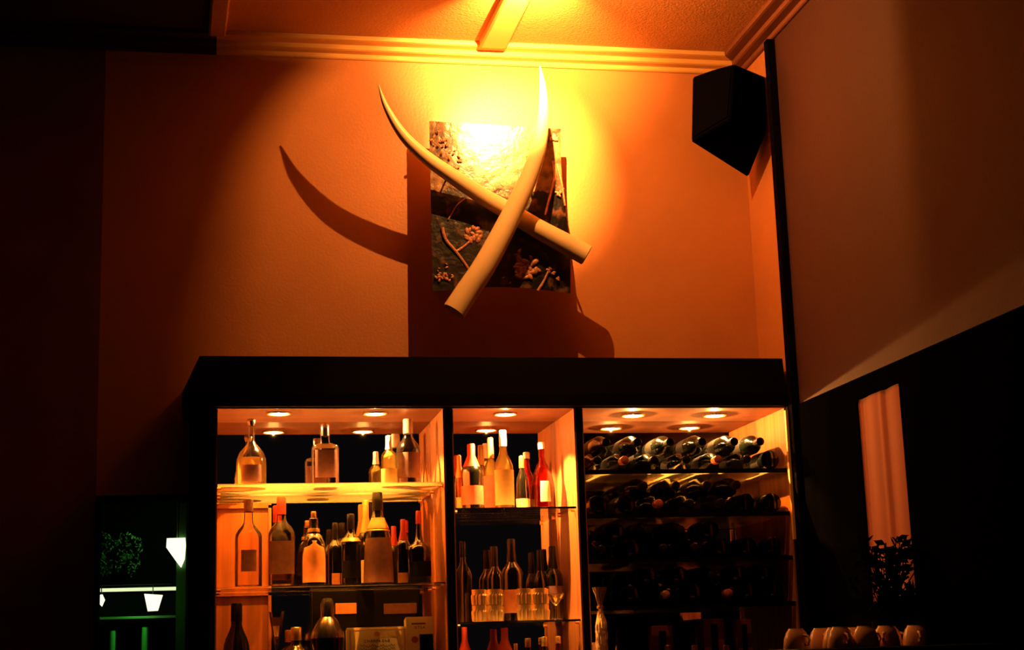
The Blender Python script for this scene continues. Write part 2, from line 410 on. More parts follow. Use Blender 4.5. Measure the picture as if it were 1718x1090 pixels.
flower('flower_cluster', 850, 470, 8, 4, .005); flower('flower_cluster', 936, 469, 3, 2, .008)
flower('flower_cluster', 930, 232, 6, 8, .009); flower('flower_cluster', 755, 270, 20, 18, .006)
flower('flower_cluster', 835, 325, 18, 16, .008); flower('flower_cluster', 938, 320, 8, 8, .007)
for u in (.25, .75):
    for v in (.3, .7):
        q = panel_pt(u, v, -.02)
        boxo('standoff', (q.x-.015, q.y-.002, q.z-.015), (q.x+.015, -pc.y, q.z+.015), M['dark_metal'], pn)

# ------------------------------------------------------------------ tusks
def tusk(name, label, pts, br):
    base = P(pts[-1][0], pts[-1][1], -pts[-1][2])
    t_ = thing(name, label, 'tusk', base, 'crossed ivory tusks on the wall')
    pts = [(a, b_, s*1.12, r) for a, b_, s, r in pts]
    base = P(pts[-1][0], pts[-1][1], -pts[-1][2]); t_.location = base
    W = [(*tuple(P(a, b_, -s)-base), r) for a, b_, s, r in pts]
    sp_ = spline(W, 70)
    bm = bmesh.new(); tube(bm, [q[:3] for q in sp_], [max(.0015, q[3]) for q in sp_], 28)
    new('tusk_body', bm, M['ivory'], t_, True)
    e, e2 = Vector(sp_[-1][:3]), Vector(sp_[-2][:3]); d = (e-e2).normalized(); r = sp_[-1][3]
    bm = bmesh.new(); tube(bm, [e-d*.002, e+d*.003, e+d*.001, e-d*.012], [r*.93, r*.9, r*.55, r*.35], 28, True)
    new('sawn_end', bm, M['ivory_cut'], t_, True)
    for k in br:
        q = Vector(sp_[k][:3]); rr = sp_[k][3]
        bm = bmesh.new(); tube(bm, [q+Vector((0, rr*.6, 0)), Vector((q.x, -base.y, q.z))], .004, 8)
        new('hanging_pin', bm, M['dark_metal'], t_, True)
    return t_
tusk('tusk', 'ivory tusk leaning left, thin tip up left, behind the other tusk',
     [(635, 142, .33, .002), (648, 180, .32, .012), (676, 226, .30, .021), (715, 264, .275, .027), (760, 296, .25, .031), (808, 328, .225, .034), (855, 355, .215, .037), (905, 385, .215, .040), (950, 409, .22, .042), (984, 428, .225, .043)], (30, 66))
tusk('tusk', 'ivory tusk leaning right, bright upright tip, crossing in front of the other tusk',
     [(906, 111, .40, .002), (911, 150, .39, .015), (911, 200, .375, .024), (903, 250, .36, .031), (886, 300, .34, .036), (864, 348, .325, .040), (838, 400, .31, .044), (810, 450, .30, .046), (783, 490, .29, .047), (762, 522, .285, .048)], (25,))

# ------------------------------------------------------------------ wall speaker
base = P(1255, 298, -.14)
A = P(1160, 238, -.30); B = P(1255, 298, -.10)
def up_(p, px, py, Y): return P(px, py, Y)
pts = [A, B, P(1284, 225, -.30), P(1225, 200, -.45),
       P(1162, 130, -.30), P(1195, 118, -.14), P(1290, 132, -.26), P(1232, 108, -.42)]
sb = thing('wall_speaker', 'black loudspeaker tilted down high in the right corner', 'speaker', B)
hull('speaker_cabinet', [p-B for p in pts], M['speaker'], sb, .004)
fa, fb, fc, fd = [Vector(p)-B for p in (A, P(1225, 200, -.45), P(1232, 108, -.42), P(1162, 130, -.30))]
n_ = (fb-fa).cross(fd-fa).normalized()
if n_.y > 0: n_ = -n_
cc = (fa+fb+fc+fd)/4
hull('grille', [cc+(q-cc)*.88+n_*k for q in (fa, fb, fc, fd) for k in (.001, .006)], M['grille'], sb)
bm = bmesh.new(); tube(bm, [P(1235, 160, -.2)-B, Vector((P(1235, 160, -.2).x-B.x, -B.y, P(1235, 160, 0).z-B.z))], .012, 10)
new('wall_bracket', bm, M['dark_metal'], sb, True)

# ------------------------------------------------------------------ back bar cabinet
YF = -.36; YM = -.012
def Xf(px, py=800): return P(px, py, YF).x
def Zf(py, px=860): return P(px, py, YF).z
xl0, xl1 = Xf(318, 760), Xf(362, 760)
d1a, d1b = Xf(747, 760), Xf(759, 760)
d2a, d2b = Xf(968, 760), Xf(978, 760)
xr0 = Xf(1319, 700); xr1 = XR-.002
zs = Zf(683); ztop = Zf(600); zb = EYE-.115                  # soffit, crown top, base board
cab = thing('back_bar_cabinet', 'tall black back bar cabinet with three lit mirrored bays along the back wall', 'cabinet', ((xl0+xr1)/2, YF/2, 0))
CO = Vector(((xl0+xr1)/2, YF/2, 0))
def cbx(name, a, b_, m_, bev=0, lab=None):
    o = boxo(name, Vector(a), Vector(b_), m_, cab, bev, CO)
    if lab: o['label'] = lab
    return o
crown = [Vector((x, y, z))-CO for x, y, z in [
    (Xf(335, 598), YF-.01, ztop), (xr1-.036, YF-.01, ztop), (xl0-.03, YF-.03, zs+.05), (xr1-.036, YF-.03, zs+.05), (xl0-.03, YF-.03, zs+.001), (xr1-.036, YF-.03, zs+.001),
    (Xf(335, 598), -.001, ztop), (xr1, -.001, ztop), (xl0-.03, -.001, zs+.001), (xr1, -.001, zs+.001)]]
hull('crown', crown, M['black'], cab)
cbx('soffit', (xl1, YF, zs-.004), (xr0, YM, zs+.0005), M['soffit'])
cbx('stile', (xl0, YF-.02, 0), (xl1, YM, zs), M['black'])
cbx('divider', (d1a, YF-.004, zb), (d1b, YM, zs-.004), M['black'])
cbx('divider', (d2a, YF-.004, zb), (d2b, YM, zs-.004), M['black'])
cbx('stile', (xr0, YF-.02, 0), (xr1, YM, zs), M['black'])
for x in (d1a, d2a, xr0): cbx('wood_lining', (x-.006, YF+.003, zb+.001), (x-.0005, YM-.001, zs-.005), M['wood'], lab='cherry wood side lining')
for x in (xl1, d1b, d2b): cbx('wood_lining', (x+.0005, YF+.003, zb+.001), (x+.006, YM-.001, zs-.005), M['wood'], lab='cherry wood side lining')
for xa, xb in ((d1a, d1a-.10), (d2a, d2a-.10)): pass
cbx('base', (xl1, YF-.07, 0), (xr0, -.001, zb), M['black'])
for xa, xb in ((xl1+.006, d1a-.006), (d1b+.006, d2a-.006), (d2b+.006, xr0-.006)):
    cbx('mirror', (xa, YM, zb), (xb, -.003, zs-.004), M['mirror'], lab='mirror back')
# added board imitating a bright mirror reflection in the lower left bay
bx1 = P(455, 900, YM-.01).x
z_s1 = Zf(806); z_s2 = Zf(973)
cbx('reflection_board', (xl1+.007, YM-.012, zb), (bx1, YM-.001, z_s1-.04), M['wood'], lab='orange board for a mirror reflection')
for z in (P(400, 850, YM-.02).z, P(400, 997, YM-.02).z):
    cbx('reflection_rail', (xl1+.007, YM-.024, z-.006), (bx1, YM-.012, z+.006), M['wood'])
cbx('reflection_rail', (bx1-.012, YM-.024, zb), (bx1, YM-.012, z_s1-.04), M['wood'])
# glass shelves
def shelf(xa, xb, z, m_, lab):
    bm = bmesh.new(); box(bm, Vector((xa+.008, YF+.012, z-.008))-CO, Vector((xb-.008, YM-.026 if xa < d1a-.1 else YM-.002, z))-CO, .001)
    o = new('glass_shelf', bm, m_, cab); o['label'] = lab
    for sx in (xa+.03, xb-.03):
        for yy in (YF+.05, YM-.06):
            bm = bmesh.new(); e = xa+.0065 if sx < (xa+xb)/2 else xb-.0065
            tube(bm, [Vector((e, yy, z-.013))-CO, Vector((e+(.014 if sx < (xa+xb)/2 else -.014), yy, z-.013))-CO], .005, 10)
            new('shelf_pin', bm, M['brass'], cab, True)
z_c1 = Zf(850); z_c2 = Zf(1041)
shelf(xl1, d1a, z_s1, M['shelf_frost'], 'glowing frosted glass shelf')
shelf(xl1, d1a, z_s2, M['shelf_glass'], 'clear glass shelf')
shelf(d1b, d2a, z_c1, M['shelf_glass'], 'clear glass shelf')
shelf(d1b, d2a, z_c2, M['shelf_glass'], 'clear glass shelf')
# wine rack tiers in the right bay
tiers = [Zf(792), Zf(867), Zf(944), Zf(1024)]
for z in tiers:
    cbx('rack_shelf', (d2b+.008, YF+.02, z-.006), (xr0-.008, YM-.002, z), M['shelf_frost'], lab='frosted glass rack shelf')
    for yy in (YF+.035, YM-.05):
        cbx('rack_rail', (d2b+.007, yy-.006, z+.0001), (xr0-.007, yy+.006, z+.006), M['black'])
    cbx('shelf_lip', (d2b+.007, YF+.012, z-.009), (xr0-.007, YF+.0195, z+.008), M['black'])
# bright painted strip in place of light leaking past the cabinet end
M['leak_light'] = mat('leak_light_paint', (.9, .52, .16), .35, bump=.01)
bs = boxo('light_leak_strip', (XR-.050, YF-.036, P(1345, 905, YF).z), (XR-.040, YF-.0205, P(1338, 690, YF).z), M['leak_light'])
tag(bs, 'thin bright strip of painted light between the cabinet end and dark casing', 'painted light strip')

# downlights
def puck(px, py, label, e=100, sp=118, g=5):
    q = PZ(px, py, zs-.006); q.z = zs-.0045
    t_ = thing('downlight', label, 'lamp', q, 'round downlights in the cabinet soffit')
    bm = bmesh.new(); lathe(bm, [(.046, 0), (.048, -.003), (.046, -.007), (.042, -.007), (.040, -.004), (.040, 0)], 32, cap=False); new('trim_ring', bm, M['brass'], t_, True)
    bm = bmesh.new(); lathe(bm, [(.0395, -.001), (.038, -.004), (.025, -.0065), (.008, -.007)], 32); new('lens', bm, M['puck'], t_, True)
    l = light('downlight_beam', 'SPOT', (q.x, q.y, q.z-.0105), e, (1, .40, .085), .003, aim=(q.x, q.y, q.z-1), size=math.radians(sp), blend=.25)
    l.parent = t_; l.location = (0, 0, -.0105)
    l2 = light('downlight_glow', 'POINT', (0, 0, 0), g, (1, .40, .085), .002); l2.parent = t_; l2.location = (0, 0, -.0125)
puck(468, 693, 'glowing round downlight above the decanter at cabinet left end')
puck(629, 693, 'glowing round downlight above the gap left of the tall right-hand spirits')
puck(848, 694, 'single glowing round downlight in the narrow middle bay soffit', 190)
puck(1062, 696, 'glowing round downlight at left of the wine rack bay', 95, g=18)
puck(1199, 696, 'glowing round downlight at right of the wine rack bay', 95, g=18)

# ------------------------------------------------------------------ bottles
PROF = {
 'round':   [(.90, 0), (1, .012), (1, .56), (.97, .60), (.80, .65), (.50, .70), (.36, .74), (.33, .80), (.33, .985), (.30, 1)],
 'tall':    [(.90, 0), (1, .012), (1, .50), (.96, .56), (.75, .63), (.48, .69), (.38, .74), (.36, .985), (.33, 1)],
 'square':  [(.93, 0), (1, .012), (1, .60), (.95, .635), (.60, .67), (.36, .69), (.34, .75), (.34, .985), (.30, 1)],
 'decanter':[(.85, 0), (1, .02), (1.0, .30), (.97, .40), (.80, .50), (.55, .57), (.30, .63), (.20, .70), (.20, .90), (.27, .92), (.27, .985), (.2, 1)],
 'cone':    [(.95, 0), (1, .012), (.95, .30), (.82, .55), (.70, .62), (.48, .70), (.36, .76), (.34, .985), (.31, 1)],
 'cognac':  [(.85, 0), (1, .02), (1.0, .15), (.94, .35), (.80, .50), (.50, .64), (.28, .73), (.23, .80), (.26, .985), (.22, 1)],
 'flat':    [(.90, 0), (1, .02), (1.03, .45), (.98, .50), (.70, .54), (.40, .58), (.28, .66), (.22, .80), (.22, .985), (.2, 1)],
 'dome':    [(.90, 0), (1, .012), (1, .50), (.95, .58), (.78, .66), (.52, .70), (.50, .76), (.40, .80), (.40, .90), (.22, .92), (.20, .985), (.15, 1)],
}
def prof_r(pf, z):
    for (r0, z0), (r1, z1) in zip(pf, pf[1:]):
        if z0 <= z <= z1: return r0+(r1-r0)*(z-z0)/max(z1-z0, 1e-6)
    return pf[-1][0]
def bottle(label, px, ytop, z0, wpx, kind, glass, cap=None, capfrac=.8, labels=(), Y=-.2, group=None, name='bottle', neckband=None, sq=0.):
    if Y < -.1: Y = min(Y+(.065 if px > 760 else .03 if ytop > 806 else 0), -.10)
    b_ = P(px, ytop, Y); H = b_.z-z0; sc = F/(D0+Y); R = wpx/2/sc
    xb = b_.x
    t_ = thing(name, label, 'bottle', (xb, Y, z0+.0005), group)
    pf = PROF[kind]; bm = bmesh.new()
    zc = capfrac if cap else 1.0
    lp = [(r*R, z*H) for r, z in pf if z <= zc]+([(prof_r(pf, zc)*R, zc*H)] if cap else [])
    lathe(bm, lp, 28, sq); new('glass_body', bm, M[glass], t_, True)
    if glass in ('clear', 'amber', 'pale', 'redglass'):      # liquid and thick base
        bm = bmesh.new(); lathe(bm, [(r*R*.9, .02*H+z*H) for r, z in pf if z < .5], 24, sq); new('liquid', bm, M['pale' if glass == 'clear' else glass], t_, True)
    if cap:
        bm = bmesh.new(); rr = [(prof_r(pf, z)*R+.0012, z*H) for z in (zc, (zc+1)/2, .97)]
        rr[-1] = (rr[-1][0], .985*H); rr.append((rr[-1][0]*.85, H))
        lathe(bm, rr, 24); new('cap', bm, M[cap], t_, True)
    for (za, zb_, lm, half, rnd) in labels:                   # wrapped labels on the front
        bm = bmesh.new(); n = 14; rows = []
        for j in range(7):
            z = za+(zb_-za)*j/6; row = []
            hf = half
            if rnd and j > 3: hf = half*math.sqrt(max(0.02, 1-((j-3)/3)**2))
            for lay in (.0006, .0012):
                rr = prof_r(pf, z)*R+lay
                for i in range(n+1):
                    a = -math.pi/2+math.radians(hf)*(2*i/n-1); ca, sa = math.cos(a), math.sin(a); k = 1
                    if sq: k = 1/max(abs(ca)**(2+sq*8)+abs(sa)**(2+sq*8), 1e-6)**(1/(2+sq*8))
                    row.append(bm.verts.new((rr*ca*k, rr*sa*k, z*H)))
            rows.append(row)
        for ra, rb in zip(rows, rows[1:]):
            for o_ in (0, n+1):
                for i in range(n): bm.faces.new((ra[o_+i], ra[o_+i+1], rb[o_+i+1], rb[o_+i]))
        new('paper_label', bm, M[lm], t_, True)
    if neckband:
        bm = bmesh.new(); z = neckband[0]; lathe(bm, [(prof_r(pf, z)*R+.001, z*H), (prof_r(pf, z)*R+.0015, (z+.01)*H), (prof_r(pf, z+neckband[1])*R+.001, (z+neckband[1])*H)], 24, cap=False)
        new('neck_band', bm, M[neckband[2]], t_, True)
    return t_
G1 = 'spirits on the top shelf of the left bay'; G2 = 'spirits on the middle shelf of the left bay'; G3 = 'bottles at the bottom of the left bay'
Z1, Z2 = z_s1, z_s2
bottle('clear decanter with wide shoulders at far left of upper shelf', 422, 703, Z1, 50, 'decanter', 'clear', 'steel', .9, [(.06, .30, 'lab_dim', 38, 0)], -.24, G1, 'decanter')
bottle('square shouldered bottle with muted label in middle of upper left shelf', 545, 711, Z1, 44, 'square', 'clear', 'steel', .80, [(.12, .56, 'lab_dim', 40, 0)], -.22, G1, sq=.5)
bottle('small bottle with bright yellow label beside the big bottle on upper left shelf', 652, 731, Z1, 27, 'round', 'pale', 'cap_white', .72, [(.02, .32, 'lab_yellow', 80, 0)], -.25, G1)
bottle('big clear bottle with muted label at right end of upper left shelf', 684, 703, Z1, 42, 'tall', 'clear', 'cap_white', .78, [(.10, .48, 'lab_dim', 60, 0)], -.22, G1)
bottle('clear gin bottle with small dark print nearest the left end of middle shelf', 417, 838, Z2, 44, 'round', 'clear', 'lab_dim', .86, [(.18, .42, 'lab_dim', 30, 0)], -.22, G2, sq=.15)
bottle('clear bottle with red cap and dark oval label on left bay middle shelf', 472, 833, Z2, 44, 'round', 'clear', 'foil_red', .80, [(.14, .50, 'lab_dim', 55, 0)], -.22, G2, sq=.15)
bottle('dark bottle with arched orange label left of centre on middle shelf', 526, 858, Z2, 38, 'dome', 'dark', 'brass', .92, [(.05, .60, 'lab_orange', 75, 1)], -.24, G2, neckband=(.72, .05, 'foil_gold'))
bottle('short dark bottle with tiny orange tag right of the arched label bottle', 562, 877, Z2, 26, 'round', 'dark', 'foil_black', .75, [(.02, .20, 'lab_orange', 30, 0)], -.20, G2)
bottle('black bottle with gold shoulder glint in middle of the middle shelf', 588, 862, Z2, 34, 'round', 'dark', 'foil_black', .78, [(.1, .34, 'lab_black', 60, 0)], -.24, G2, neckband=(.60, .06, 'foil_gold'))  # gold band on the shoulder is a painted highlight
bottle('bottle with yellow foil neck partly hidden behind the tall conical bottle', 613, 839, Z2, 26, 'tall', 'dark', 'foil_gold', .62, [(.04, .30, 'lab_yellow', 60, 0)], -.12, G2)
bottle('tall conical bottle with muted purple label and orange neck label', 633, 826, Z2, 50, 'cone', 'dark', 'foil_black', .80, [(.02, .50, 'lab_dim', 78, 0), (.60, .72, 'lab_orange', 75, 0)], -.26, G2, neckband=(.57, .02, 'foil_gold'))
bottle('slim dark bottle with bright red capsule on middle shelf', 676, 871, Z2, 24, 'round', 'dark', 'foil_red', .68, [(.03, .18, 'lab_orange', 55, 0)], -.2, G2)
bottle('dark flat shouldered flask at right end of left bay middle shelf', 702, 857, Z2, 40, 'flat', 'dark', 'foil_red', .82, [(.1, .3, 'lab_black', 60, 0)], -.25, G2, 'flask')
bottle('dark bottle with glinting shoulder standing lowest at the far left', 397, 1012, zb, 50, 'cone', 'dark', 'foil_black', .80, [], -.24, G3)
bottle('dark bottle with only shoulders showing left of the cocktail shaker', 497, 1052, zb, 50, 'round', 'dark', 'foil_gold', .8, [], -.27, G3)
# martini glass and shaker
def stem_glass(name, label, px, ytop, z0, wpx, Y, group=None):
    b_ = P(px, ytop, Y); H = b_.z-z0; R = wpx/2/(F/(D0+Y)); t_ = thing(name, label, 'glass', (b_.x, Y, z0+.0005), group)
    bm = bmesh.new(); lathe(bm, [(R*.8, 0), (R*.75, .002), (.006, .006), (.004, .03*H/.1), (.004, H*.55), (R*.4, H*.66), (R, H), (R*.95, H), (R*.35, H*.68), (.002, H*.6)], 24); new('glass_bowl', bm, M['clear'], t_, True)
    bm = bmesh.new(); lathe(bm, [(R*.35, H*.7), (R*.85, H*.93)], 24); new('drink', bm, M['pale'], t_, True)
stem_glass('cocktail_glass', 'cocktail glass with bright rim in the lower left bay', 464, 1026, zb, 26, -.31)
b_ = P(549, 1003, -.26); H = b_.z-zb; t_ = thing('cocktail_shaker', 'polished dark steel cocktail shaker beside the cream certificate box', 'shaker', (b_.x, -.26, zb+.0005))
R = 27/(F/(D0-.26))
bm = bmesh.new(); lathe(bm, [(R*.8, 0), (R, H*.5), (R*1.02, H*.58)], 32); new('tumbler', bm, mat('dark_steel', (.10, .07, .05), .2, metal=1., bump=.01), t_, True)
bm = bmesh.new(); lathe(bm, [(R*1.03, H*.575), (R*.98, H*.64), (R*.6, H*.76), (R*.4, H*.8)], 32); new('strainer_lid', bm, M['steel'], t_, True)
bm = bmesh.new(); lathe(bm, [(R*.42, H*.8), (R*.44, H*.93), (R*.3, H*.99), (R*.1, H)], 32); new('shaker_cap', bm, M['steel'], t_, True)

# presentation boxes
def gift_box(label, corners, Yf, depth, m_, rot=0):
    (x0, y0), (x1, y1) = corners                            # top-left and top-right pixel of the front
    a = P(x0, y0, Yf); b2 = P(x1, y1, Yf); w_ = b2.x-a.x; H = (a.z+b2.z)/2-zb
    t_ = thing('presentation_box', label, 'box', ((a.x+b2.x)/2, Yf+depth/2, zb+.0005))
    boxo('carton', (-w_/2, -depth/2, 0), (w_/2, depth/2, H), m_, t_, .002)
    t_.rotation_euler = (-.17, 0, 0); t_.location.z += depth/2*.17
    return t_, w_, H, depth
t_, W_, H_, dp = gift_box('cream wooden champagne box with crest and lettering lowest in left bay', ((583, 1056), (686, 1052)), -.205, .055, M['paper'])
yy = -dp/2-.0008
for a, b2, m_ in [((-W_/2+.006, H_-.011), (W_/2-.006, H_-.009), 'paper_side'), ((-W_/2+.010, 0.003), (-W_/2+.016, H_-.009), 'paper_side'), ((W_/2-.016, .003), (W_/2-.010, H_-.009), 'paper_side')]:
    boxo('border_line', (a[0], yy-.0004, a[1]), (b2[0], yy+.0009, b2[1]), M[m_], t_)
bm = bmesh.new(); lathe(bm, [(.010, 0), (.010, .001)], 16); bmesh.ops.rotate(bm, verts=bm.verts, cent=(0, 0, 0), matrix=Matrix.Rotation(math.pi/2, 3, 'X'))
o = new('crest', bm, M['lab_orange'], t_); o.location = (-.002, yy+.0009, H_-.026)
text('CHAMPAGNE', .014, M['ink'], t_, Matrix.Translation((-.003, yy, H_-.058)) @ FACE)
bm = bmesh.new()
for k, (sx, n) in enumerate(((-.07, 9), (-.02, 12))):
    pts_ = [(-.065+.13*i/60, yy-.0003, H_-.072-.012*k+.004*math.sin(i*1.3+k)+.003*math.sin(i*.37)) for i in range(61)]
    tube(bm, pts_, .0007, 5)
new('handwriting', bm, M['ink'], t_)
t_, W_, H_, dp = gift_box('cream carton with dark window and red seal beside middle bay divider', ((683, 1037), (729, 1036)), -.20, .06, M['paper'])
yy = -dp/2-.0008
boxo('dark_window', (-.002, yy-.0004, .012), (W_/2-.004, yy+.0009, H_-.068), M['black'], t_)
boxo('band', (-W_/2+.022, yy-.0004, H_-.030), (W_/2-.03, yy+.0009, H_-.024), M['carton'], t_)
text('XTSA', .015, M['ink'], t_, Matrix.Translation((0, yy, H_-.047)) @ FACE)
bm = bmesh.new(); lathe(bm, [(.013, 0), (.013, .001)], 20); bmesh.ops.rotate(bm, verts=bm.verts, cent=(0, 0, 0), matrix=Matrix.Rotation(math.pi/2, 3, 'X'))
o = new('red_seal', bm, M['lab_red'], t_); o.location = (-W_/2+.032, yy+.0009, H_-.088)

a = P(524, 992, -.085); b2 = P(703, 992, -.085); w_ = b2.x-a.x; H_ = a.z-zb
t_ = thing('storage_box', 'long black box with two small labels behind the shaker in left bay', 'box', ((a.x+b2.x)/2, -.062, zb+.0005))
boxo('carton', (-w_/2, -.023, 0), (w_/2, .023, H_), M['lab_black'], t_, .002)
cx_ = (a.x+b2.x)/2
for x0, x1, mm in ((563, 598, 'lab_orange'), (644, 699, 'lab_dim')):
    p0 = P(x0, 1030, -.086); p1 = P(x1, 1011, -.086)
    o = boxo('paper_label', (p0.x-cx_, -.0243, p0.z-zb), (p1.x-cx_, -.0232, p1.z-zb), M[mm], t_)
    o['label'] = 'orange paper label' if mm == 'lab_orange' else 'dim brown paper label'

# middle bay
G4 = 'bottles on the upper shelf of the middle bay'; G5 = 'bottles on the lower shelf of the middle bay'; G6 = 'bottle tops at the foot of the middle bay'
Z3, Z4 = z_c1, z_c2
bottle('slim bottle with amber neck squeezed against left side of the middle bay', 769, 764, Z3, 13, 'tall', 'amber', 'lab_orange', .6, [(.03, .25, 'lab_yellow', 60, 0)], -.24, G4)
bottle('dark bottle with red capsule and wide red label in the middle bay', 790, 745, Z3, 38, 'round', 'dark', 'foil_red', .66, [(.09, .37, 'lab_red', 85, 0)], -.25, G4)
bottle('yellow spirit bottle with gold capsule behind the white capped bottle', 822, 734, Z3, 27, 'tall', 'pale', 'foil_gold', .72, [(.04, .48, 'lab_orange', 75, 0)], -.19, G4)
bottle('glowing yellow bottle with tall white cap at centre of the middle bay', 843, 722, Z3, 33, 'tall', 'pale', 'cap_white', .80, [(.06, .50, 'lab_yellow', 80, 0)], -.27, G4)
bottle('short dark bottle with pale yellow label right of the white capped bottle', 875, 765, Z3, 25, 'cone', 'dark', 'foil_gold', .78, [(.02, .22, 'lab_yellow', 78, 0)], -.22, G4)
bottle('drop shaped cognac bottle with narrow cream label at right of middle bay', 908, 742, Z3, 43, 'cognac', 'redglass', 'cap_white', .90, [(.12, .42, 'lab_white', 24, 0)], -.23, G4)
bottle('nearly black bottle at left of the middle bay lower shelf', 776, 908, Z4, 28, 'round', 'dark', 'foil_black', .8, [], -.2, G5)
bottle('dark bottle with pale shoulder glint behind left stack of cut glasses', 829, 917, Z4, 30, 'round', 'dark', 'foil_black', .74, [(.05, .3, 'lab_orange', 60, 0)], -.12, G5)
bottle('dark wine bottle with wide orange label between the glass stacks', 857, 904, Z4, 37, 'round', 'dark', 'foil_black', .72, [(.10, .38, 'lab_orange', 85, 0)], -.27, G5)
bottle('slim black bottle with tiny bright glint behind right stack of cut glasses', 905, 922, Z4, 24, 'tall', 'dark', 'foil_black', .7, [], -.12, G5)
bottle('black bottle with red brown label behind the stemmed glass', 926, 916, Z4, 34, 'round', 'dark', 'foil_black', .7, [(.28, .46, 'lab_dim', 75, 0)], -.16, G5)
bottle('bottle with red capsule lowest at left of the middle bay', 779, 1052, zb, 24, 'tall', 'dark', 'foil_red', .55, [], -.24, G6)
bottle('bottle with large red neck label lowest in the middle bay', 846, 1053, zb, 30, 'tall', 'dark', 'foil_red', .6, [], -.20, G6)
bottle('bottle with yellow cap lowest under the wide orange label', 865, 1079, zb, 26, 'flat', 'dark', 'foil_gold', .7, [], -.27, G6)
bottle('bottle with flat yellow cap lowest right of the yellow capped one', 913, 1068, zb, 26, 'tall', 'dark', 'foil_gold', .8, [], -.24, G6)
bottle('bottle with small gold top lowest against right side of middle bay', 936, 1067, zb, 22, 'tall', 'redglass', 'foil_gold', .85, [], -.24, G6)
# cut-glass tumblers, nested two high
tb = bmesh.new(); R, H = .027, .060; seg = 28; rings = []
cut = mat('gold_lit_crystal', (.95, .68, .28), .18, metal=.3, coat=.5)  # opaque gold colour stands in for lamplight sparkling in clear crystal
prof = [(.82, 0), (.86, .04), (.9, .3), (.95, .6), (.98, .72), (1, 1), (.94, 1), (.86, .4), (.8, .12)]
for r, z in prof:
    rings.append([tb.verts.new(((r*R*(1+(.15 if i % 2 and .04 <= z <= .7 and r > .85 else 0)))*math.cos(2*math.pi*i/seg), (r*R*(1+(.15 if i % 2 and .04 <= z <= .7 and r > .85 else 0)))*math.sin(2*math.pi*i/seg), z*H)) for i in range(seg)])
for a, b2 in zip(rings, rings[1:]):
    for i in range(seg): tb.faces.new((a[i], a[(i+1) % seg], b2[(i+1) % seg], b2[i]))
tb.faces.new(rings[0][::-1]); tb.faces.new(rings[-1])
g0 = new('cut_glass', tb, cut); first = True
for side_, cxs, word in (('left', 817, 'left'), ('right', 893, 'right')):
    for lev in (0, 1):
        for k, (dx_, yy) in enumerate(((-14, -.29), (13, -.285), (-9, -.225), (16, -.22))):
            o = g0 if first else g0.copy()
            if not first: COL.objects.link(o)
            first = False
            q = P(cxs+dx_, 1000, yy if k < 2 else yy)
            o.location = (q.x, yy, z_c2+.001+lev*.0605)
            tag(o, f"cut glass tumbler, {('front left', 'front right', 'rear left', 'rear right')[k]} in {('bottom', 'top')[lev]} layer of the {word} stack", 'glass', 'stacked cut glass tumblers')
stem_glass('liqueur_glass', 'small stemmed liqueur glass by the right stack of cut glass', 932, 996, z_c2, 30, -.29)

# ------------------------------------------------------------------ wine rack bottles
wl = .295
WP = [(.030, 0), (.0375, .004), (.0385, .012), (.0385, .185), (.035, .200), (.022, .218), (.0155, .230), (.0145, .240)]
bm = bmesh.new(); lathe(bm, WP, 26); wm = new('glass_body', bm, M['wine'], None, True)
bm = bmesh.new(); lathe(bm, [(.0150, .2395), (.0152, .262), (.0165, .268), (.0165, .285), (.0165, .289), (.013, .2915)], 22); wc = new('capsule', bm, M['foil_black'], None, True)
bm = bmesh.new(); lathe(bm, [(.0389, .05), (.0391, .06), (.0391, .13), (.0389, .14)], 26, cap=False); wlb = new('paper_label', bm, M['lab_black'], None, True)
wc2 = wc.data.copy(); wc2.materials.clear(); wc2.materials.append(M['foil_gold'])
wc3 = wc.data.copy(); wc3.materials.clear(); wc3.materials.append(M['lab_red'])
protos = (wm, wc, wlb); used = [False]
def wine(px, ztier, layer, neck_out, label, cap=0, nudge=0.):
    z = ztier+.0462+layer*.0705
    Y0 = YF+.30+.012 if neck_out else YF+.045
    x = P(px, 800, YF+.02).x
    t_ = bpy.data.objects.new('wine_bottle', None); COL.objects.link(t_)
    tag(t_, label, 'wine bottle', 'wine bottles lying in the rack')
    t_.location = (x, Y0+nudge, z)
    t_.rotation_euler = (math.pi/2, random.uniform(0, 3), 0) if neck_out else (-math.pi/2, random.uniform(0, 3), 0)
    for k, pz in enumerate(protos):
        c = pz if not used[0] else pz.copy()
        if used[0]: COL.objects.link(c)
        if k == 1 and cap: c.data = (None, wc2, wc3)[cap]
        c.parent = t_
    used[0] = True
ordn = ['leftmost', 'second', 'third', 'fourth', 'fifth', 'sixth', 'seventh']
tn = ['top', 'second', 'third', 'lowest']
def lay(ti, layer, xs, outs, caps=None, first_name=None):
    for k, x in enumerate(xs):
        lab = f"dark wine bottle lying {'neck out' if outs[k] else 'base out'}, {ordn[k]} from left, {('lower', 'upper')[layer]} layer, {tn[ti]} rack tier"
        lab = lab.replace('leftmost from left', 'leftmost')
        wine(x, tiers[ti], layer, outs[k], lab, (caps or [0]*9)[k])
lay(0, 0, [1004, 1050, 1100, 1154, 1207, 1256, 1298], [1, 1, 1, 1, 1, 1, 0], [0, 2, 0, 0, 2, 0, 0])
lay(0, 1, [1020, 1073, 1128, 1182, 1236, 1280], [1]*6, [0]*6)
lay(1, 0, [1005, 1052, 1104, 1156, 1208, 1254, 1297], [0, 0, 1, 1, 1, 0, 0], [0, 0, 2, 0, 0, 0, 0])
lay(1, 1, [1080, 1134, 1186, 1236], [1, 1, 1, 1], [0]*4)
lay(2, 0, [1005, 1056, 1108, 1160, 1210, 1254, 1297], [1, 0, 1, 1, 0, 0, 0], [0]*7)
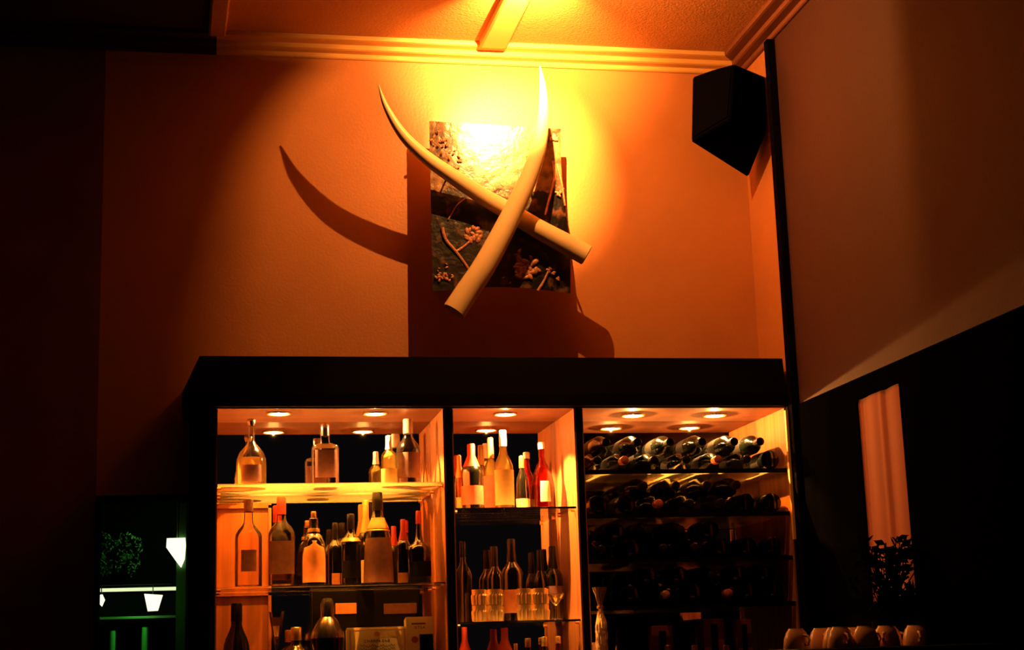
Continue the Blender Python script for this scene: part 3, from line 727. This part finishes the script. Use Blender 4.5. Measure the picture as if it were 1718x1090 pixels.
lay(2, 1, [1030, 1084, 1138, 1190], [0, 1, 1, 0], [0]*4)
lay(3, 0, [1052, 1108, 1160, 1212, 1254, 1297], [0, 1, 0, 1, 0, 0], [0, 1, 0, 2, 0, 0])
lay(3, 1, [1082, 1134, 1186, 1236, 1283], [0, 0, 1, 0, 0], [0]*5)
# tissue wrapped bottle
q = P(1006, 985, -.398); H = q.z-zb
bm = bmesh.new(); rr = .022; seg = 26; rings = []
for j in range(26):
    z = j/25; r = rr*(1 if z < .6 else 1-.65*min(1, (z-.6)/.16)) if z < .82 else rr*(.35+.9*(z-.82)/.18)
    rings.append([bm.verts.new(((r+.0022*math.sin(i*3+j*.9)+random.uniform(-.0008, .0008))*math.cos(2*math.pi*i/seg), (r+.0022*math.sin(i*3+j*.9))*math.sin(2*math.pi*i/seg), z*H)) for i in range(seg)])
for a, b2 in zip(rings, rings[1:]):
    for i in range(seg): bm.faces.new((a[i], a[(i+1) % seg], b2[(i+1) % seg], b2[i]))
bm.faces.new(rings[0][::-1]); bm.faces.new(rings[-1])
t_ = thing('wrapped_bottle', 'crinkled tissue wrapped bottle standing left below the wine rack', 'bottle', (q.x, -.398, zb+.0005))
new('tissue_wrap', bm, M['gift'], t_, True)
bm = bmesh.new(); lathe(bm, [(rr*.62, H*.775), (rr*.66, H*.79), (rr*.62, H*.805)], 20, cap=False); new('ribbon', bm, M['foil_gold'], t_, True)
# cartons below the rack
for (x0, x1, y, Yc, lab, mm) in [(1093, 1128, 1050, -.29, 'brown upright carton with dark slot at left below the rack', 'carton'),
                                 (1180, 1214, 1038, -.27, 'brown upright carton in the middle of the row below the rack', 'carton'),
                                 (1236, 1260, 1039, -.29, 'reddish brown carton at right end of the row below the rack', 'carton')]:
    a = P(x0, y, Yc); b2 = P(x1, y, Yc); H = a.z-zb; w_ = b2.x-a.x
    t_ = thing('carton', lab, 'box', ((a.x+b2.x)/2, Yc+.03, zb+.0005))
    boxo('carton_body', (-w_/2, -.03, 0), (w_/2, .03, H), M[mm], t_, .002)
    boxo('dark_slot', (-w_/6, -.0312, .02), (w_/6, -.0295, H-.02), M['black'], t_)
for px, lab, mm in [(1120, 'bottle with bright gold cap lowest left of the star carton row', 'foil_gold'), (1165, 'bottle with orange cap lowest in middle below the wine rack', 'lab_orange'), (1218, 'bottle with wide orange cap lowest at right below the wine rack', 'lab_orange')]:
    bottle(lab, px, 1082, zb, 26, 'tall', 'dark', mm, .8, [], -.358, 'bottle tops below the wine rack')

# ------------------------------------------------------------------ alcove behind the opening, green light
ax0, ax1 = ox0-.25, ox1+.0
sh = bmesh.new()
box(sh, (ax0, 1.0, .9), (ax1+.06, 1.06, oz1+.1)); box(sh, (ax0-.05, T, .9), (ax0, 1.0, oz1+.1)); box(sh, (ax1, T, .9), (ax1+.06, 1.0, oz1+.1))
box(sh, (ax0-.05, T, .85), (ax1+.06, 1.06, .9)); box(sh, (ax0-.05, T, oz1+.1), (ax1+.06, 1.06, oz1+.15))
tag(new('wall_alcove', sh, mat('alcove_black', (.006, .012, .006), .6, noise=.3, spec=.3)), kind='structure')
jb = boxo('door_jamb', (P(296, 960, .25).x, .2, .9), (P(312, 960, .25).x, .24, oz1+.05), M['green_wall'])
tag(jb, 'dim green upright board at right side of the serving opening', 'board')
ys = .25
a = P(160, 990, ys); b2 = P(306, 987, ys)
t_ = thing('tube_light', 'bright horizontal greenish fluorescent tube across the serving opening', 'lamp', ((a.x+b2.x)/2, ys, a.z))
bm = bmesh.new(); tube(bm, [(-(b2.x-a.x)/2, 0, 0), ((b2.x-a.x)/2, 0, 0)], .007, 12); new('glass_tube', bm, M['tube'], t_, True)
boxo('housing', (-(b2.x-a.x)/2-.004, .0, .0065), ((b2.x-a.x)/2+.004, .05, .011), M['dark_metal'], t_)
for sx in (-1, 1): boxo('bracket', (sx*((b2.x-a.x)/2+.002)-.004, .055, 0), (sx*((b2.x-a.x)/2+.002)+.004, 1.0-ys, .009), M['dark_metal'], t_)
SHZ = P(202, 966, .33).z-.042
def shade(label, pts, Y, top_z):
    c0 = P(sum(p[0] for p in pts)/len(pts), pts[0][1], Y)
    t_ = thing('lamp_shade', label, 'lamp', c0)
    q = [P(x, y, Y)-c0 for x, y in pts]
    hull('glowing_shade', [v+Vector((0, d, 0)) for v in q for d in (-.012, .012)]+[sum(q, Vector())/len(q)+Vector((0, d, 0)) for d in (-.024, .024)], M['shade_lit'], t_)
    bm = bmesh.new(); tube(bm, [(0, 0, -.004), (0, 0, top_z-c0.z)], .002, 8); new('hanging_rod', bm, M['dark_metal'], t_, True)
shade('large glowing white pointed lamp shade at right edge of the serving opening', [(280, 903), (311, 902), (312, 915), (310, 938), (304, 952), (299, 946), (279, 918)], .20, oz1+.1)
shade('medium glowing white lamp shade hanging below the fluorescent tube', [(242, 996), (255, 1000), (273, 998), (265, 1024), (248, 1025)], .222, SHZ)
shade('smallest glowing white lamp shade below left end of the tube', [(166, 998), (172, 997), (176, 1006), (171, 1017), (166, 1012)], .222, SHZ)
# bush
q = P(202, 966, .33)
t_ = thing('bushy_plant', 'leafy green bush standing above the fluorescent tube in the opening', 'plant', (q.x, .33, q.z))
bm = bmesh.new()
for i in range(420):
    c0 = random.choice([(-.075, 0, .13, .05), (.03, 0, .12, .06), (-.07, 0, .04, .045), (.03, 0, .045, .05)])
    d = Vector((random.gauss(0, 1), random.gauss(0, 1), random.gauss(0, 1))).normalized()*c0[3]*random.uniform(.7, 1)
    p0 = Vector(c0[:3])+d; u = Vector((random.gauss(0, 1), random.gauss(0, 1), random.gauss(0, 1))).normalized(); v = u.orthogonal().normalized(); s_ = .007
    bm.faces.new([bm.verts.new(p0+u*s_), bm.verts.new(p0+v*s_*.5), bm.verts.new(p0-u*s_), bm.verts.new(p0-v*s_*.5)])
new('foliage', bm, M['leafg'], t_)
bm = bmesh.new(); lathe(bm, [(.03, -.03), (.045, .01), (.04, .01)], 18); new('pot', bm, M['black'], t_, True)
bx = boxo('plant_shelf', (P(155, 980, .33).x, .20, q.z-.042), (P(290, 980, .33).x, .999, q.z-.031), M['black'])
tag(bx, 'dark shelf carrying the green bush above the fluorescent tube', 'shelf')
bx = boxo('alcove_shelf', (P(165, 1036, .3).x, .27, P(200, 1038, .27).z), (P(310, 1036, .3).x, .999, P(200, 1034, .27).z), M['green_wall'])
tag(bx, 'thin dim green shelf edge below the small lamp shades', 'shelf')
for px, yt, lab in ((189, 1058, 'green bottle at left below the serving opening shelf'), (243, 1052, 'green bottle right of the other below the serving opening shelf')):
    b_ = bottle(lab, px, yt, .9, 26, 'tall', 'green_glass', None, .8, [], .3, 'green bottles in the serving opening')
light('alcove_tube_light', 'POINT', (P(235, 990, .2).x, .21, a.z-.04), .7, (.25, 1, .2), .05)
light('alcove_shade_light', 'POINT', (P(290, 930, .2).x, .24, P(290, 880, .2).z), .35, (.45, 1, .2), .03)

# ------------------------------------------------------------------ cups on the machine at right, plant
YC = -1.75
zcup = P(1400, 1051, YC).z-.062
tp = boxo('coffee_machine', (P(1290, 1080, YC).x, YC-.22, zcup-.45), (XR-.03, YC+.42, zcup-.0005), M['black'], None, .01)
tag(tp, 'black coffee machine top carrying the upturned cups at lower right', 'machine')
st = boxo('side_counter', (P(1270, 1080, YC).x, YC-.3, 0), (XR-.013, YC+.43, zcup-.4505), M['black'])
tag(st, 'black side counter under the coffee machine by right wall', 'counter')
def cupmesh():
    bm = bmesh.new(); lathe(bm, [(.039, 0), (.040, .006), (.037, .028), (.030, .048), (.024, .055), (.022, .060), (.019, .060), (.018, .057), (.0, .057)][:-1], 30)
    return bm
c_body = new('cup_body', cupmesh(), M['cup'], None, True)
bm = bmesh.new(); tube(bm, [(.036, 0, .014), (.050, 0, .012), (.056, 0, .024), (.050, 0, .036), (.033, 0, .040)], .004, 8); c_h = new('handle', bm, M['cup'], None, True)
cups = [(1336, -1.20, 'leftmost upturned cup standing apart in the row on the machine'), (1378, -1.12, 'upturned cup second from left in the back row'), (1402, -1.22, 'upturned cup overlapping the second one from left'),
        (1434, -1.10, 'upturned cup in middle of the back row'), (1452, -1.19, 'upturned cup right of the middle one in back row'), (1492, -1.08, 'upturned cup at right end of the back row'),
        (1410, -1.33, 'front row upturned cup cut by bottom edge, left one'), (1452, -1.34, 'front row upturned cup cut by bottom edge, right one'), (1487, -1.28, 'upturned cup right of front pair with handle turned away'),
        (1536, -1.16, 'rightmost upturned cup near the wall, set apart')]
for k, (px, yy, lab) in enumerate(cups):
    yy -= .55
    t_ = thing('coffee_cup', lab, 'cup', (P(px, 1070, yy).x, yy, zcup), 'upturned cups on the coffee machine'); t_.rotation_euler = (0, 0, random.uniform(-2.5, .5))
    for pz in (c_body, c_h):
        c = pz if k == 0 else pz.copy()
        if k: COL.objects.link(c)
        c.parent = t_
# dark plant before the curtain
q = PX(1490, 1040, XR-.11)
t_ = thing('leafy_plant', 'dark leafy plant silhouetted against the foot of the terracotta curtain', 'plant', (q.x, q.y, zcup-.0+.001))
q0 = Vector((q.x, q.y, zcup+.001))
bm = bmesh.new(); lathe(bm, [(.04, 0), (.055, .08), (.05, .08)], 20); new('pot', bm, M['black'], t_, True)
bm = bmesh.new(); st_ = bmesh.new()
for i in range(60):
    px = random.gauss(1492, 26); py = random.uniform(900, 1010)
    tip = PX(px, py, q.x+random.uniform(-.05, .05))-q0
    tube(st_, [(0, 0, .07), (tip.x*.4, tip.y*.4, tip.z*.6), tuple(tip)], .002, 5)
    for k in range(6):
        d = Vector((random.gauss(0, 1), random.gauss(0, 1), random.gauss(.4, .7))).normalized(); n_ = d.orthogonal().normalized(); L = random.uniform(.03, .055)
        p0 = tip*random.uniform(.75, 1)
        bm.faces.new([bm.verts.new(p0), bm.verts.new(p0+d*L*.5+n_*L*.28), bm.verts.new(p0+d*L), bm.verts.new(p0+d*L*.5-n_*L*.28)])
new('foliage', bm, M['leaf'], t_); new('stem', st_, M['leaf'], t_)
